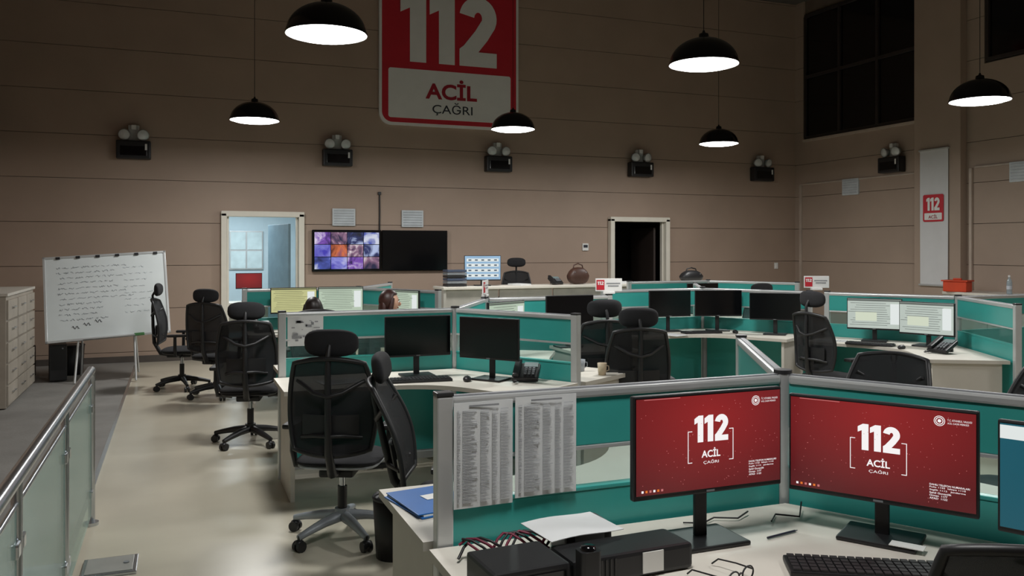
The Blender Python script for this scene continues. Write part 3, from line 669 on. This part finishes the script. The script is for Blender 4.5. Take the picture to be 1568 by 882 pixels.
# ---------------- people
skin=M('skin',(205,160,135),.5,var=.05); hairm=M('hair_dark',(30,20,18),.45,var=.3,scale=40); hairr=M('hair_auburn',(52,26,21),.45,var=.3,scale=40)
def skinobj(name,verts,edges,rad,mat,parent,sub=1):
    me=bpy.data.meshes.new(name); me.from_pydata(verts,edges,[]); me.materials.append(mat); o=bpy.data.objects.new(name,me); S.collection.objects.link(o); o.parent=parent
    md=o.modifiers.new('skin','SKIN'); md.use_smooth_shade=True
    for i,sv in enumerate(me.skin_vertices[0].data):
        r=rad[i]; sv.radius=r if isinstance(r,tuple) else (r,r); sv.use_root=(i==0)
    s=o.modifiers.new('sub','SUBSURF'); s.levels=sub; s.render_levels=sub
    return o
def person(a,b_,face,shirt,hair,headyaw=0,dz=0,long=True):
    root=bpy.data.objects.new('seated_woman',None); S.collection.objects.link(root); root.location=(a,b_,0); root.rotation_euler=(0,0,R_(face-90))
    V=[(0,-.06,.59),(0,-.08,.72),(0,-.05,.88+dz),(0,-.02,.98+dz)];E_=[(0,1),(1,2),(2,3)];Rr=[(.16,.11),(.13,.09),(.15,.10),(.055,.05)]
    for s in (-1,1):
        k=len(V); V+=[(s*.15,-.04,.935+dz),(s*.22,.12,.72+dz*.5),(s*.15,.36,.79)]; E_+=[(2,k),(k,k+1),(k+1,k+2)]; Rr+=[.06,.043,.032]
    skinobj('upper_body',V,E_,Rr,shirt,root,2)
    V=[(0,-.06,.58)];E_=[];Rr=[(.15,.09)]
    for s in (-1,1):
        k=len(V); V+=[(s*.09,.03,.575),(s*.12,.40,.55),(s*.12,.36,.12),(s*.12,.36,.07)]; E_+=[(0,k),(k,k+1),(k+1,k+2),(k+2,k+3)]; Rr+=[.078,.06,.042,.038]
    skinobj('trousers',V,E_,Rr,M('trousers_navy',(36,40,56),.8),root,2)
    for s in (-1,1):
        bsh=B(); bsh.ell((s*.12,.42,.045),(.045,.13,.042),blk,fn=lambda u:Vector((u.x,u.y,max(u.z,-.9) if u.y<.2 else u.z*.7-.1))); bsh.obj('shoe',parent=root)
        wx,wy,wz=s*.15,.36,.785
        V=[(wx,wy,wz),(wx-s*.004,wy+.04,wz-.002),(wx-s*.006,wy+.085,wz-.004)];E_=[(0,1),(1,2)];Rr=[(.024,.018),(.034,.014),(.036,.012)]
        skinobj('palm',V,E_,Rr,skin,root,1)
        for f,(dx,l) in enumerate([(-.028,.066),(-.010,.076),(.009,.071),(.026,.056)]):
            x=wx+s*dx; V=[(x,wy+.075,wz-.003),(x+s*dx*.15,wy+.09+l*.45,wz+.006),(x+s*dx*.2,wy+.09+l*.8,wz-.006),(x+s*dx*.2,wy+.09+l,wz-.016)]
            skinobj('finger',V,[(0,1),(1,2),(2,3)],[.009,.0085,.008,.006],skin,root,1)
        V=[(wx-s*.022,wy+.03,wz),(wx-s*.05,wy+.055,wz-.004),(wx-s*.06,wy+.085,wz-.01)]
        skinobj('thumb',V,[(0,1),(1,2)],[.012,.01,.0075],skin,root,1)
    hb=B(); hz=1.115+dz
    hb.cyl((0,-.01,.96+dz),(0,.0,1.06+dz),.048,skin,seg=14)
    def hf(u):
        x,y,z=u
        if z<0: x*=1+.28*z; y*=1+.12*z
        if y>0: y*=.92
        return Vector((x,y,z))
    Tm=Matrix.Translation((0,.01,hz))@Matrix.Rotation(R_(headyaw),4,'Z'); hb.T=Tm
    hb.ell((0,0,0),(.075,.095,.115),skin,seg=24,rings=16,fn=hf)
    hb.ell((0,.092,-.015),(.012,.02,.022),skin,seg=10,rings=8); hb.ell((0,.078,-.052),(.024,.008,.007),M('lips',(165,85,80),.4),seg=10,rings=6)
    for s in (-1,1):
        hb.ell((s*.03,.077,.008),(.013,.009,.008),M('eye_white',(230,230,228),.2),seg=10,rings=6); hb.ell((s*.03,.085,.008),(.006,.004,.006),inkd,seg=8,rings=6)
        hb.ell((s*.031,.082,.027),(.018,.006,.004),hair,seg=8,rings=5); hb.ell((s*.075,.0,-.005),(.01,.02,.03),skin,seg=8,rings=6)
    hb.obj('head',parent=root)
    hh=B(); hh.T=Tm
    def hr(u):
        x,y,z=u
        if y>.25 and z<.45: y=.25+(y-.25)*.1
        return Vector((x,y,z))
    hh.ell((0,-.014,.022),(.093,.105,.112),hair,seg=24,rings=16,fn=hr)
    if long:
        hh.ell((0,-.075,-.08),(.085,.045,.15),hair,seg=18,rings=12)
        for s in (-1,1): hh.tube([(s*.075,.01,.05),(s*.09,-.01,-.03),(s*.085,-.02,-.12),(s*.07,-.03,-.18)],[.02,.026,.026,.012],hair)
    hh.obj('hair',parent=root)
person(1.34,9.10,88,M('shirt_dark',(50,52,62),.8),hairm,0,-.06)
person(1.98,8.35,28,M('shirt_maroon',(120,50,60),.8),hairr,-30,.04)
chair(1.34,9.08,88,head=False,seatz=.44); chair(1.98,8.33,28,head=False,fabm=beige,seatz=.45)

# ---------------- world, camera
w_=bpy.data.worlds.new('w'); S.world=w_; w_.use_nodes=True; w_.node_tree.nodes['Background'].inputs[0].default_value=(.05,.06,.08,1); w_.node_tree.nodes['Background'].inputs[1].default_value=.2
cam=bpy.data.cameras.new('camera'); co=bpy.data.objects.new('camera',cam); S.collection.objects.link(co)
co.location=(0,0,1.7); co.rotation_euler=(R_(90),0,R_(-21.55)); cam.sensor_width=36; cam.lens=29.85; cam.shift_y=-61/1568; cam.clip_start=.05
S.camera=co
